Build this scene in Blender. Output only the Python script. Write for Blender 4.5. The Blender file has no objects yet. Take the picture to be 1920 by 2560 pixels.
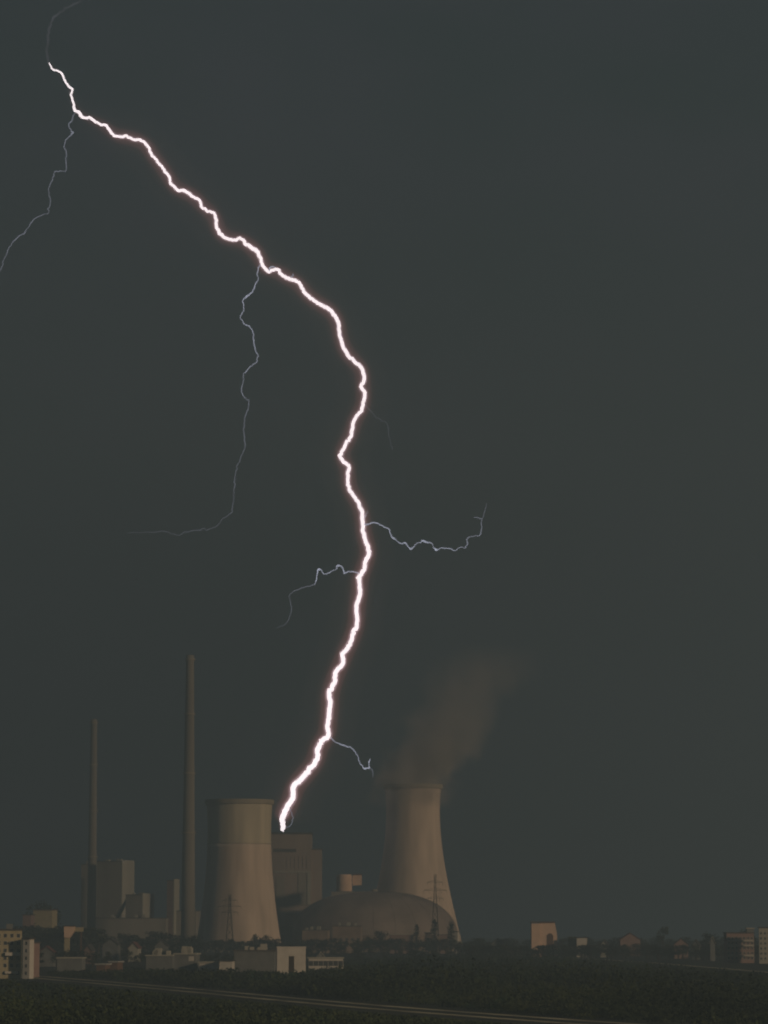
import bpy, math, random
import numpy as np
from mathutils import Vector

random.seed(7)
rng = np.random.default_rng(7)
sc = bpy.context.scene
COL = sc.collection
R = math.radians

# ------------------------------------------------------------------ camera
F = 7895.0                      # focal length in photo pixels (photo is 1920 wide)
CAM_H = 20.0
PITCH = math.atan(1042.0 / F)
cam_d = bpy.data.cameras.new("camera")
cam = bpy.data.objects.new("camera", cam_d)
COL.objects.link(cam)
cam.location = (0, 0, CAM_H)
cam.rotation_euler = (math.pi / 2 + PITCH, 0, 0)
cam_d.sensor_fit = 'HORIZONTAL'
cam_d.sensor_width = 36
cam_d.lens = 36 * F / 1920
cam_d.clip_start = 1
cam_d.clip_end = 40000
sc.camera = cam

# ------------------------------------------------------------------ world: heavy storm cloud
SUN_AZ, SUN_EL = R(50), R(13)   # azimuth to the right of straight-behind-the-camera
w = bpy.data.worlds.new("World")
sc.world = w
w.use_nodes = True
nt = w.node_tree
bg = nt.nodes["Background"]
sky = nt.nodes.new("ShaderNodeTexSky")
sky.sky_type = 'NISHITA'
sky.sun_disc = False
sky.sun_elevation = SUN_EL
sky.sun_rotation = math.pi - SUN_AZ
tc = nt.nodes.new("ShaderNodeTexCoord")
mp = nt.nodes.new("ShaderNodeMapping")
mp.inputs['Scale'].default_value = (1, 1, 1.7)
nt.links.new(tc.outputs['Generated'], mp.inputs[0])
n1 = nt.nodes.new("ShaderNodeTexNoise")
n1.inputs['Scale'].default_value = 13.0
n1.inputs['Detail'].default_value = 5
n1.inputs['Roughness'].default_value = 0.55
nt.links.new(mp.outputs[0], n1.inputs['Vector'])
rp = nt.nodes.new("ShaderNodeValToRGB")
rp.color_ramp.elements[0].position = 0.3
rp.color_ramp.elements[0].color = (0.0020, 0.0220, 0.0340, 1)
rp.color_ramp.elements[1].position = 0.7
rp.color_ramp.elements[1].color = (0.0250, 0.0330, 0.0560, 1)
nt.links.new(n1.outputs['Fac'], rp.inputs[0])
skm = nt.nodes.new("ShaderNodeMixRGB")
skm.blend_type = 'MULTIPLY'
skm.inputs[0].default_value = 1
skm.inputs[2].default_value = (0.004, 0.004, 0.004, 1)
nt.links.new(sky.outputs[0], skm.inputs[1])
mx = nt.nodes.new("ShaderNodeMixRGB")
mx.inputs[0].default_value = 0.92          # the cloud deck covers nearly all of the sky
nt.links.new(skm.outputs[0], mx.inputs[1])
nt.links.new(rp.outputs[0], mx.inputs[2])
nt.links.new(mx.outputs[0], bg.inputs[0])
bg.inputs[1].default_value = 1.0

# ------------------------------------------------------------------ sun: low, warm, breaking under the cloud
sl = bpy.data.lights.new("sun", 'SUN')
sl.energy = 3.5
sl.angle = R(3)
sl.color = (1.0, 0.70, 0.43)
so = bpy.data.objects.new("sun", sl)
COL.objects.link(so)
to_sun = Vector((math.sin(SUN_AZ) * math.cos(SUN_EL), -math.cos(SUN_AZ) * math.cos(SUN_EL), math.sin(SUN_EL)))
so.rotation_euler = to_sun.to_track_quat('Z', 'Y').to_euler()

sc.view_settings.view_transform = 'Standard'
sc.view_settings.look = 'None'
sc.view_settings.exposure = 0
sc.view_settings.gamma = 1
cy = sc.cycles
cy.use_denoising = True
cy.max_bounces = 4
cy.volume_bounces = 0
cy.volume_step_rate = 1.0
cy.volume_max_steps = 96
cy.filter_width = 1.9           # the photograph is a soft phone picture
sc.render.film_transparent = False

# ------------------------------------------------------------------ helpers
FW = Vector((0, math.cos(PITCH), math.sin(PITCH)))
UP = Vector((0, -math.sin(PITCH), math.cos(PITCH)))


def P(px, py, d):
    """World point seen at photo pixel (px, py), at ground distance d."""
    r = FW + Vector((1, 0, 0)) * ((px - 960) / F) + UP * ((1280 - py) / F)
    t = d / r.y
    return Vector((r.x * t, d, CAM_H + r.z * t))


def pix(x, y, z):
    v = Vector((x, y, z - CAM_H))
    k = v.dot(FW)
    return 960 + F * v.x / k, 1280 - F * v.dot(UP) / k


def mat(name, color, rough=0.85, var=0.18, scale=0.25, bump=0.0, streak=False):
    m = bpy.data.materials.new(name)
    m.use_nodes = True
    t = m.node_tree
    b = t.nodes["Principled BSDF"]
    b.inputs['Roughness'].default_value = rough
    b.inputs['Specular IOR Level'].default_value = 0.25
    c = t.nodes.new("ShaderNodeTexCoord")
    mpn = t.nodes.new("ShaderNodeMapping")
    if streak:
        mpn.inputs['Scale'].default_value = (1, 1, 0.12)
    t.links.new(c.outputs['Object'], mpn.inputs[0])
    n = t.nodes.new("ShaderNodeTexNoise")
    n.inputs['Scale'].default_value = scale
    n.inputs['Detail'].default_value = 6
    t.links.new(mpn.outputs[0], n.inputs['Vector'])
    r = t.nodes.new("ShaderNodeValToRGB")
    r.color_ramp.elements[0].position = 0.3
    r.color_ramp.elements[1].position = 0.7
    r.color_ramp.elements[0].color = tuple(v * (1 - var) for v in color) + (1,)
    r.color_ramp.elements[1].color = tuple(min(1, v * (1 + var)) for v in color) + (1,)
    t.links.new(n.outputs['Fac'], r.inputs[0])
    t.links.new(r.outputs[0], b.inputs['Base Color'])
    if bump:
        bp = t.nodes.new("ShaderNodeBump")
        bp.inputs['Strength'].default_value = bump
        t.links.new(n.outputs['Fac'], bp.inputs['Height'])
        t.links.new(bp.outputs[0], b.inputs['Normal'])
    return m


M = dict(
    concrete=mat("concrete", (0.68, 0.57, 0.47), 0.9, 0.30, 0.075, streak=True),
    concrete_up=mat("weathered_concrete", (0.60, 0.55, 0.42), 0.9, 0.30, 0.075, streak=True),
    rim=mat("rim_concrete", (0.38, 0.34, 0.26), 0.9, 0.15, 0.1),
    chimney=mat("chimney_concrete", (0.25, 0.235, 0.205), 0.9, 0.2, 0.06, streak=True),
    plant=mat("plant_cladding", (0.30, 0.28, 0.24), 0.7, 0.2, 0.06, streak=True),
    plant_lt=mat("pale_cladding", (0.38, 0.38, 0.33), 0.7, 0.15, 0.06, streak=True),
    plant_dk=mat("dark_cladding", (0.10, 0.09, 0.08), 0.7, 0.2, 0.1, streak=True),
    boiler=mat("boiler_cladding", (0.34, 0.28, 0.24), 0.7, 0.2, 0.05, streak=True),
    dome=mat("dome_sheeting", (0.30, 0.25, 0.22), 0.75, 0.22, 0.05),
    dome_wall=mat("dome_base_wall", (0.30, 0.23, 0.18), 0.85, 0.25, 0.08),
    peach=mat("peach_render", (0.75, 0.56, 0.43), 0.85, 0.1, 0.2),
    white=mat("white_render", (0.55, 0.54, 0.50), 0.85, 0.1, 0.3),
    grey=mat("grey_render", (0.16, 0.17, 0.17), 0.85, 0.15, 0.3),
    cream=mat("cream_render", (0.40, 0.36, 0.23), 0.85, 0.12, 0.4),
    pink=mat("pink_render", (0.26, 0.18, 0.16), 0.85, 0.12, 0.4),
    brick=mat("brown_brick", (0.15, 0.09, 0.06), 0.9, 0.25, 0.6),
    roof=mat("dark_roof", (0.07, 0.065, 0.06), 0.85, 0.2, 0.5),
    roof_lt=mat("pale_flat_roof", (0.36, 0.37, 0.36), 0.6, 0.15, 0.3),
    redroof=mat("red_tiled_roof", (0.16, 0.07, 0.055), 0.85, 0.2, 0.5),
    glass=mat("window_glass", (0.07, 0.075, 0.075), 0.25, 0.1, 0.5),
    door=mat("dark_door", (0.05, 0.035, 0.02), 0.8, 0.1, 0.5),
    steel=mat("galvanised_steel", (0.50, 0.49, 0.42), 0.55, 0.15, 0.3),
    pylon=mat("pylon_steel", (0.03, 0.03, 0.022), 0.7, 0.1, 0.3),
    asphalt=mat("asphalt", (0.055, 0.055, 0.05), 0.9, 0.25, 0.4),
    road_concrete=mat("road_concrete", (0.42, 0.38, 0.25), 0.85, 0.6, 0.03),
    paint=mat("white_road_paint", (0.55, 0.55, 0.50), 0.7, 0.1, 1.0),
    bark=mat("bark", (0.05, 0.04, 0.03), 0.95, 0.25, 2.0),
    leaf=mat("leaf_dark_green", (0.034, 0.046, 0.022), 0.8, 0.4, 0.35),
    leaf2=mat("leaf_mid_green", (0.050, 0.058, 0.024), 0.8, 0.4, 0.3),
    leaf3=mat("leaf_black_green", (0.020, 0.029, 0.018), 0.8, 0.4, 0.3),
    scrub=mat("scrub_leaves", (0.030, 0.036, 0.019), 0.85, 0.65, 0.02),
)
# patches of different plants in the scrub: blackish green, olive, fresher green
_rp = [n for n in M['scrub'].node_tree.nodes if n.type == 'VALTORGB'][0].color_ramp
_rp.elements[0].position, _rp.elements[0].color = 0.34, (0.009, 0.016, 0.009, 1)
_rp.elements[1].position, _rp.elements[1].color = 0.66, (0.012, 0.038, 0.018, 1)
_e = _rp.elements.new(0.5); _e.color = (0.018, 0.030, 0.011, 1)
_e = _rp.elements.new(0.58); _e.color = (0.034, 0.046, 0.014, 1)


def tag(o, label=None, cat=None, group=None, kind=None):
    if label: o['label'] = label
    if cat: o['category'] = cat
    if group: o['group'] = group
    if kind: o['kind'] = kind
    return o


def empty(name, loc, rz=0.0, label=None, cat=None, group=None):
    o = bpy.data.objects.new(name, None)
    COL.objects.link(o)
    o.location = loc
    o.rotation_euler = (0, 0, rz)
    return tag(o, label, cat, group)


class MB:
    def __init__(self):
        self.v, self.f = [], []

    def poly(self, vs, fs):
        n = len(self.v)
        self.v += [tuple(p) for p in vs]
        self.f += [tuple(i + n for i in f) for f in fs]
        return self

    def box(self, x0, x1, y0, y1, z0, z1):
        return self.poly([(x0, y0, z0), (x1, y0, z0), (x1, y1, z0), (x0, y1, z0),
                          (x0, y0, z1), (x1, y0, z1), (x1, y1, z1), (x0, y1, z1)],
                         [(0, 3, 2, 1), (4, 5, 6, 7), (0, 1, 5, 4), (1, 2, 6, 5), (2, 3, 7, 6), (3, 0, 4, 7)])

    def bar(self, a, b, r, n=4, r2=None):
        a, b = Vector(a), Vector(b)
        r2 = r if r2 is None else r2
        d = (b - a).normalized()
        u = d.orthogonal().normalized()
        t = d.cross(u)
        vs = [a + (u * math.cos(k * math.tau / n) + t * math.sin(k * math.tau / n)) * r for k in range(n)]
        vs += [b + (u * math.cos(k * math.tau / n) + t * math.sin(k * math.tau / n)) * r2 for k in range(n)]
        fs = [(k, (k + 1) % n, n + (k + 1) % n, n + k) for k in range(n)]
        fs += [tuple(range(n - 1, -1, -1)), tuple(range(n, 2 * n))]
        return self.poly(vs, fs)

    def lathe(self, prof, n=64, cx=0, cy=0, close=True):
        vs = []
        for r, z in prof:
            for k in range(n):
                a = k * math.tau / n
                vs.append((cx + r * math.cos(a), cy + r * math.sin(a), z))
        fs = []
        m = len(prof)
        for i in range(m - 1 if not close else m):
            j = (i + 1) % m
            for k in range(n):
                k2 = (k + 1) % n
                fs.append((i * n + k, i * n + k2, j * n + k2, j * n + k))
        return self.poly(vs, fs)

    def prism(self, outline, y0, y1):
        """outline: (x, z) counter-clockwise seen from the front (-y)."""
        n = len(outline)
        vs = [(x, y0, z) for x, z in outline] + [(x, y1, z) for x, z in outline]
        fs = [tuple(range(n)), tuple(range(2 * n - 1, n - 1, -1))]
        fs += [(k, k + n, (k + 1) % n + n, (k + 1) % n) for k in range(n)]
        return self.poly(vs, fs)

    def build(self, name, material, parent=None, smooth=False):
        me = bpy.data.meshes.new(name)
        me.from_pydata(self.v, [], self.f)
        me.materials.append(M[material] if isinstance(material, str) else material)
        if smooth:
            for p in me.polygons: p.use_smooth = True
        o = bpy.data.objects.new(name, me)
        COL.objects.link(o)
        if parent: o.parent = parent
        return o


def copy_tree(o, parent=None):
    c = o.copy()
    COL.objects.link(c)
    c.parent = parent
    for ch in list(o.children): copy_tree(ch, c)
    return c


# ------------------------------------------------------------------ ground
g = MB()
NX, NY = 30, 70
for j in range(NY + 1):
    for i in range(NX + 1):
        x = -1500 + 3000 * i / NX
        y = -150 + 7150 * (j / NY) ** 1.3
        g.v.append((x, y, 0.0))
for j in range(NY):
    for i in range(NX):
        a = j * (NX + 1) + i
        g.f.append((a, a + 1, a + NX + 2, a + NX + 1))
gm = mat("meadow_ground", (0.026, 0.032, 0.017), 0.95, 0.5, 0.012)
ground = g.build("ground", gm)
tag(ground, kind='structure')

# ------------------------------------------------------------------ roads
def gpt(px, py):
    """point on the ground seen at that pixel"""
    r = FW + Vector((1, 0, 0)) * ((px - 960) / F) + UP * ((1280 - py) / F)
    t = -CAM_H / r.z
    return Vector((r.x * t, r.y * t, 0))


line1 = [(-160, 2424), (72, 2441), (260, 2457), (480, 2476), (700, 2497), (920, 2517), (1150, 2535), (1400, 2553), (1700, 2574), (2100, 2600)]
line2 = [(1000, 2377), (1230, 2385), (1420, 2394), (1640, 2408), (1920, 2431), (2200, 2452)]


def interp(line, px):
    xs = [a for a, b in line]; ys = [b for a, b in line]
    return float(np.interp(px, xs, ys))


def smooth_path(pts, step=14.0):
    xs = np.array([p.x for p in pts]); ys = np.array([p.y for p in pts])
    s = np.concatenate([[0], np.cumsum(np.hypot(np.diff(xs), np.diff(ys)))])
    q = np.arange(0, s[-1], step)
    X = np.interp(q, s, xs); Y = np.interp(q, s, ys)
    k = 15
    ker = np.hanning(k + 2)[1:-1]; ker /= ker.sum()
    Xp = np.pad(X, k // 2, mode='reflect', reflect_type='odd'); Yp = np.pad(Y, k // 2, mode='reflect', reflect_type='odd')
    return np.convolve(Xp, ker, 'valid'), np.convolve(Yp, ker, 'valid')


def strip(mb, X, Y, o0, o1, z0, z1, dash=None):
    tx = np.gradient(X); ty = np.gradient(Y)
    L = np.hypot(tx, ty); nx, ny = -ty / L, tx / L
    n = len(X)
    for i in range(n - 1):
        if dash and i % dash: continue
        a = []
        for k in (i, i + 1):
            a += [(X[k] + nx[k] * o0, Y[k] + ny[k] * o0), (X[k] + nx[k] * o1, Y[k] + ny[k] * o1)]
        b = len(mb.v)
        for z in (z0, z1):
            mb.v += [(x, y, z) for x, y in a]
        # 0,1 start; 2,3 end; +4 top
        mb.f += [(b, b + 1, b + 3, b + 2), (b + 4, b + 6, b + 7, b + 5), (b, b + 2, b + 6, b + 4), (b + 1, b + 5, b + 7, b + 3)]


def road(line, lanes, name):
    X, Y = smooth_path([gpt(*p) for p in line])
    rb = MB()
    for a, b in lanes: strip(rb, X, Y, a, b, -0.2, 0.12)
    o = rb.build(name, 'road_concrete'); tag(o, kind='structure')
    mk = MB()
    for a, b in lanes:
        strip(mk, X, Y, (a + b) / 2 - .08, (a + b) / 2 + .08, 0.124, 0.13, dash=2)
    mk.build("road_marking", 'paint', o)
    return X, Y


# pale concrete carriageways with a grass median between them
X1, Y1 = road(line1, ((-7.6, -4.4), (3.6, 6.8)), "road")
X2, Y2 = road(line2, ((-2.5, 2.5),), "distant_road")

# ------------------------------------------------------------------ cooling towers
def tower(px, d, prof, label, split=None):
    """prof: (photo y, half width in photo pixels)"""
    base = P(px, 2330, d)
    loc = (base.x, d, 0)
    root = empty("cooling_tower", loc, 0, label, "cooling tower", "cooling towers of the power station")
    k = d / F / 1.0087
    zs = [(P(px, y, d).z, hw * k) for y, hw in prof]
    zs.sort()
    Z = np.array([a for a, b in zs]); Rr = np.array([b for a, b in zs])
    # smooth profile (cubic fit)
    co = np.polyfit(Z, Rr, 3)
    z0, z1 = 8.0, Z[-1]
    f = lambda z: float(np.polyval(co, z))

    def shell(za, zb, name, m):
        q = np.linspace(za, zb, 28)
        pr = [(f(z), z) for z in q] + [(f(z) - 1.2, z) for z in q[::-1]]
        return MB().lathe(pr, 96).build(name, m, root, True)
    if split:
        zs_ = P(px, split, d).z
        shell(z0, zs_, "shell", 'concrete')
        shell(zs_, z1 - 4, "upper_shell", 'concrete_up')
        tag(root.children[-1], "paler olive upper third of the shell")
    else:
        shell(z0, z1 - 4, "shell", 'concrete')
    q = [z1 - 3.99, z1]
    pr = [(f(z1) + 1.0, q[0]), (f(z1) + 1.4, q[1]), (f(z1) - 1.6, q[1]), (f(z1) - 1.3, q[0])]
    MB().lathe(pr, 96).build("rim", 'rim', root)
    lg = MB()
    n = 36
    for i in range(n):
        a = i * math.tau / n; b = (i + 1) * math.tau / n
        r0, r1 = f(0) + 1.5, f(z0) - 0.5
        lg.bar((r0 * math.cos(a), r0 * math.sin(a), 0), (r1 * math.cos(b), r1 * math.sin(b), z0 + .3), 0.5, 6)
        lg.bar((r0 * math.cos(b), r0 * math.sin(b), 0), (r1 * math.cos(a), r1 * math.sin(a), z0 + .3), 0.5, 6)
    lg.build("support_frame", 'rim', root)
    return root, z1, f(z1)


tower(597, 2800, [(2000, 83), (2050, 81), (2115, 80), (2180, 83), (2250, 91), (2337, 103), (2370, 108)],
      "left cooling tower, wider and more squat, just left of the lightning's lower end", split=2111)
t2, t2z, t2r = tower(1033, 3080, [(1962, 71), (2010, 68.5), (2060, 69), (2110, 72), (2160, 78), (2220, 90), (2250, 98), (2320, 113), (2368, 124)],
                     "right cooling tower with steam rising from its top, behind the dome")
t2x = t2.location.x

# ------------------------------------------------------------------ chimneys
def chimney(px, d, yt, rt, rb, label):
    b = P(px, 2300, d)
    k = d / F
    zt = P(px, yt, d).z
    root = empty("chimney", (b.x, d, 0), 0, label, "chimney", "chimneys of the power station")
    pr = [(rb * k, 0), ((rb * .75 + rt * .25) * k, zt * .3), ((rb * .35 + rt * .65) * k, zt * .65), (rt * k, zt - 6), (rt * k, zt), (rt * k - .8, zt), (rt * k - .8, zt - 6), (rb * k * .3, 0)]
    MB().lathe(pr, 40).build("shaft", 'chimney', root, True)
    for h in (0.985, 0.80, 0.60, 0.40):
        z = zt * h
        r = np.interp(z, [0, zt * .3, zt * .65, zt - 6, zt + 1], [rb * k, (rb * .75 + rt * .25) * k, (rb * .35 + rt * .65) * k, rt * k, rt * k])
        MB().lathe([(r - .2, z - .5), (r + 1.1, z - .4), (r + 1.1, z + .6), (r - .2, z + .4)], 40).build("gallery", 'rim', root)
    return root


chimney(470, 2690, 1638, 10, 18, "tallest chimney, left of the left cooling tower, reaching far above everything")
chimney(229, 3080, 1798, 8, 12, "slimmer, shorter chimney beside the grey boiler block at the left")

# ------------------------------------------------------------------ buildings
def building(name, label, cat, x0, x1, yt, d, depth=15, yaw=0.0, wall='grey', roof='flat', rm='roof', cols=0, rows=0, ww=1.4, wh=1.5, group=None,
             side=None, y_mid=2350, z_low=0.0, win_z=None, floor=3.0, door=None, par=0.5):
    A = P(x0, y_mid, d); B = P(x1, y_mid, d)
    W = B.x - A.x
    ya = R(yaw)
    dep = depth
    wd = max(3.0, (W - dep * abs(math.sin(ya))) / math.cos(ya))
    H = P((x0 + x1) / 2, yt, d).z
    root = empty(name, ((A.x + B.x) / 2, d, 0), ya, label, cat, group)
    hw, hd = wd / 2, dep / 2
    wl = MB().box(-hw, hw, -hd, hd, 0, H if roof != 'gable' else H * 0.7)
    if roof == 'gable':
        he = H * 0.7
        wl.prism([(-hw + .01, he), (hw - .01, he), (0, H - .3)], -hd + .02, hd - .02)
    wl.build("wall", wall, root)
    if roof == 'flat':
        MB().box(-hw - par, hw + par, -hd - par, hd + par, H + .003, H + .6).build("roof", rm, root)
    elif roof == 'gable':
        he = H * 0.7
        MB().poly([(-hw - .6, -hd - .5, he - .2), (0, -hd - .5, H), (hw + .6, -hd - .5, he - .2),
                   (-hw - .6, hd + .5, he - .2), (0, hd + .5, H), (hw + .6, hd + .5, he - .2),
                   (-hw - .6, -hd - .5, he + .15), (0, -hd - .5, H + .4), (hw + .6, -hd - .5, he + .15),
                   (-hw - .6, hd + .5, he + .15), (0, hd + .5, H + .4), (hw + .6, hd + .5, he + .15)],
                  [(0, 3, 4, 1), (1, 4, 5, 2), (6, 7, 10, 9), (7, 8, 11, 10), (0, 1, 7, 6), (1, 2, 8, 7), (3, 9, 10, 4), (4, 10, 11, 5), (0, 6, 9, 3), (2, 5, 11, 8)]).build("roof", rm, root)
    if side:   # a differently clad stair or lift shaft on the right end, standing proud
        MB().box(hw + .003, hw + 1.2, -hd, hd, 0, H + 1.5).build("side_shaft", side, root)
    if cols:
        gap = 2 * hw / cols
        for r_ in range(rows):
            z = (win_z if win_z is not None else 1.0) + r_ * floor
            if z + wh > H * 0.98: break
            for c_ in range(cols):
                x = -hw + gap * (c_ + .5)
                f = MB()
                f.box(x - ww / 2 - .08, x + ww / 2 + .08, -hd - .06, -hd + .1, z - .1, z)
                f.box(x - ww / 2 - .08, x + ww / 2 + .08, -hd - .06, -hd + .1, z + wh, z + wh + .1)
                f.box(x - ww / 2 - .08, x - ww / 2, -hd - .055, -hd + .1, z + .001, z + wh - .001)
                f.box(x + ww / 2, x + ww / 2 + .08, -hd - .055, -hd + .1, z + .001, z + wh - .001)
                fo = f.build("window", 'white' if wall != 'white' else 'grey', root)
                MB().box(x - ww / 2, x + ww / 2, -hd - .02, -hd + .09, z + .001, z + wh - .001).build("pane", 'glass', fo)
    if door:
        a, b, z0, z1 = door
        MB().box(-hw + a * 2 * hw, -hw + b * 2 * hw, -hd - .05, -hd + .2, z0, z1).build("door", 'door', root)
    root['_h'] = H; root['_hw'] = hw; root['_hd'] = hd
    return root


PS = "power station blocks"
# left power-station group
building("plant_building", "dark slab block at the foot of the slimmer chimney", "building", 203, 243, 2162, 3120, 20, -15, 'plant', rm='plant_dk', group=PS)
b = building("boiler_house", "tall grey boiler block with a pale right edge, beside the slimmer chimney", "boiler house", 243, 330, 2155, 3060, 26, -22, 'plant', rm='plant_dk', side='plant_lt', group=PS)
MB().box(-b['_hw'] - 1, -b['_hw'] - .003, -b['_hd'], b['_hd'], 0, b['_h']).build("left_pilaster", 'plant_lt', b)
building("plant_building", "mid-height grey block with a pale right edge between the two chimneys", "building", 315, 380, 2238, 2980, 26, -20, 'plant', rm='plant_dk', side='plant_lt', group=PS)
building("plant_building", "long low hall running between the two chimneys", "building", 240, 420, 2296, 2960, 20, -4, 'plant', rm='plant_dk', group=PS)
building("stair_tower", "narrow pinkish tower block just left of the tallest chimney", "building", 417, 444, 2202, 2970, 12, -20, 'pink', rm='plant_dk', side='plant_lt', group=PS)
building("plant_building", "lower dark annex on the foot of the tallest chimney", "building", 436, 500, 2278, 2975, 18, -10, 'plant', rm='plant_dk', group=PS)

# inclined conveyor between left blocks
cv = empty("conveyor_bridge", (P(285, 2290, 3000).x, 3000, 0), 0, "enclosed conveyor slanting up between the grey blocks at the left", "conveyor")
k3 = 3000 / F
MB().bar((-22 * k3, 0, 10), (34 * k3, 0, P(300, 2246, 3000).z), 2.2, 4).build("gallery", 'plant_lt', cv)
MB().bar((0, 0, 0), (0, 0, 20), .8).build("trestle", 'plant_dk', cv)
MB().bar((18 * k3, 0, 0), (18 * k3, 0, 30), .8).build("trestle", 'plant_dk', cv)

# boiler house between the cooling towers
D5 = 3060
rb = P(735, 2300, D5)
root = empty("boiler_house", (rb.x, D5, 0), 0, "big brown boiler house between the cooling towers, right under the lightning", "boiler house", PS)
k = D5 / F / 1.0087
X = lambda px: (px - 735) * k
Z = lambda py: P(735, py, D5).z
MB().box(X(672), X(778), 0, 40, 0, Z(2085)).build("main_block", 'boiler', root)
MB().box(X(778) + .003, X(803), 3, 38, 0, Z(2124)).build("right_wing", 'boiler', root)
MB().box(X(670), X(780), -1, 41, Z(2085) + .003, Z(2081)).build("roof", 'plant_dk', root)
MB().box(X(778) + .1, X(805), 2.5, 38.5, Z(2124) + .003, Z(2121)).build("wing_roof", 'plant_dk', root)
MB().box(X(684), X(740), -.5, -.003, Z(2130), Z(2122)).build("louvre_band", 'plant_dk', root)
MB().box(X(684), X(776), -.8, -.003, Z(2182), Z(2177)).build("ledge", 'plant_lt', root)
MB().box(X(745), X(767), -.6, -.003, Z(2262), Z(2183)).build("shaft_recess", 'plant', root)
MB().box(X(768), X(777), -1.2, -.003, Z(2262), Z(2183)).build("pilaster", 'plant_lt', root)
MB().box(X(690), X(712), -.6, -.003, Z(2250), Z(2190)).build("shaft_recess", 'plant', root)
for i in range(6):
    MB().box(X(716 + i * 10), X(719 + i * 10), -.4, -.003, Z(2170), Z(2140)).build("cladding_rib", 'boiler', root)
building("plant_annex", "small pale annex in front of the brown boiler house, beside the dome's left edge", "building", 712, 742, 2286, 2950, 14, -15, 'pink', rm='plant_dk', group=PS)
building("plant_annex", "low dark hall between left cooling tower and the dome", "building", 690, 735, 2318, 2880, 14, -8, 'plant_dk', rm='plant_dk', group=PS)

# pale head house on a dark tower, above the dome
D6 = 2990
hb = P(868, 2300, D6)
root = empty("conveyor_tower", (hb.x, D6, 0), 0, "dark tower with a peach-coloured head house, poking up behind the dome", "tower", PS)
k = D6 / F / 1.0087
X = lambda px: (px - 868) * k
Z = lambda py: P(868, py, D6).z
MB().box(X(828), X(906), 0, 22, 0, Z(2229)).build("shaft", 'plant', root)
MB().lathe([(X(888) - .2, Z(2228)), (X(888), Z(2224)), (X(888) * .97, Z(2190)), (X(888) * .9, Z(2186)), (.5, Z(2185.5)), (.4, Z(2228))], 32, X(860), 8).build("head_house", 'peach', root, False)
MB().box(X(881), X(904), 11, 21, Z(2213), Z(2187)).build("hoist_cabin", 'peach', root)
MB().box(X(882), X(906), 10, 22, Z(2187) + .003, Z(2184)).build("cabin_roof", 'brick', root)

# dome
DD = 2880
db = P(936, 2300, DD)
k = DD / F / 1.0087
root = empty("storage_dome", (db.x, DD, 0), 0, "wide low dome of dark sheeting in front of the right cooling tower", "dome")
Rd = 208 * k
zt = P(936, 2229, DD).z
zw = P(936, 2338, DD).z
prof = []
for i in range(20):
    a = i / 19 * math.pi / 2
    prof.append((max(.3, Rd * math.cos(a) ** 0.80), zw + (zt - zw) * math.sin(a)))
MB().lathe([(Rd - 3, zw)] + prof + [(.2, zt - 1)], 96).build("dome_roof", 'dome', root, False)
MB().lathe([(Rd - .5, 0), (Rd - .5, zw - .2), (Rd - 2, zw - .2), (Rd - 2, 0)], 96).build("base_wall", 'dome_wall', root)
for i in range(24):   # radial ribs over the roof
    a = i * math.tau / 24
    rbm = MB()
    pts = [Vector((r * math.cos(a) * 1.006, r * math.sin(a) * 1.006, z + .2)) for r, z in prof]
    for p, q in zip(pts[:-1], pts[1:]): rbm.bar(p, q, .09, 4)
    rbm.build("rib", 'dome', root)
MB().lathe([(3, zt - .6), (3, zt + 1.6), (2, zt + 2.4), (.2, zt + 2.5), (.2, zt - .5)], 24).build("roof_vent", 'plant', root)

building("workshop", "low brown workshop in front of the dome's left side", "building", 756, 824, 2326, 2640, 14, -6, 'dome_wall', rm='plant_dk', cols=6, rows=1, ww=2.2, wh=2.4, win_z=7)
building("workshop", "reddish hall in front of the middle of the dome, left of the poplars", "building", 832, 906, 2316, 2660, 16, -4, 'dome_wall', rm='plant_dk', cols=5, rows=2, ww=2.4, wh=2.4, win_z=5, floor=5)
building("shed", "low pinkish shed below the dome's right side", "building", 975, 1033, 2337, 2600, 10, 2, 'pink', rm='plant_lt')
building("shed", "small pale hut between the poplars right of the dome", "building", 1062, 1078, 2333, 2590, 8, 0, 'peach', rm='plant_dk')
building("shed", "tiny pinkish hut among the poplars under the right cooling tower's edge", "building", 1100, 1120, 2338, 2600, 8, 0, 'pink', rm='plant_dk')
building("kiosk", "tiny pale kiosk at the right foot of the right cooling tower", "kiosk", 1137, 1147, 2330, 2580, 5, -20, 'white', rm='plant_dk')

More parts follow.
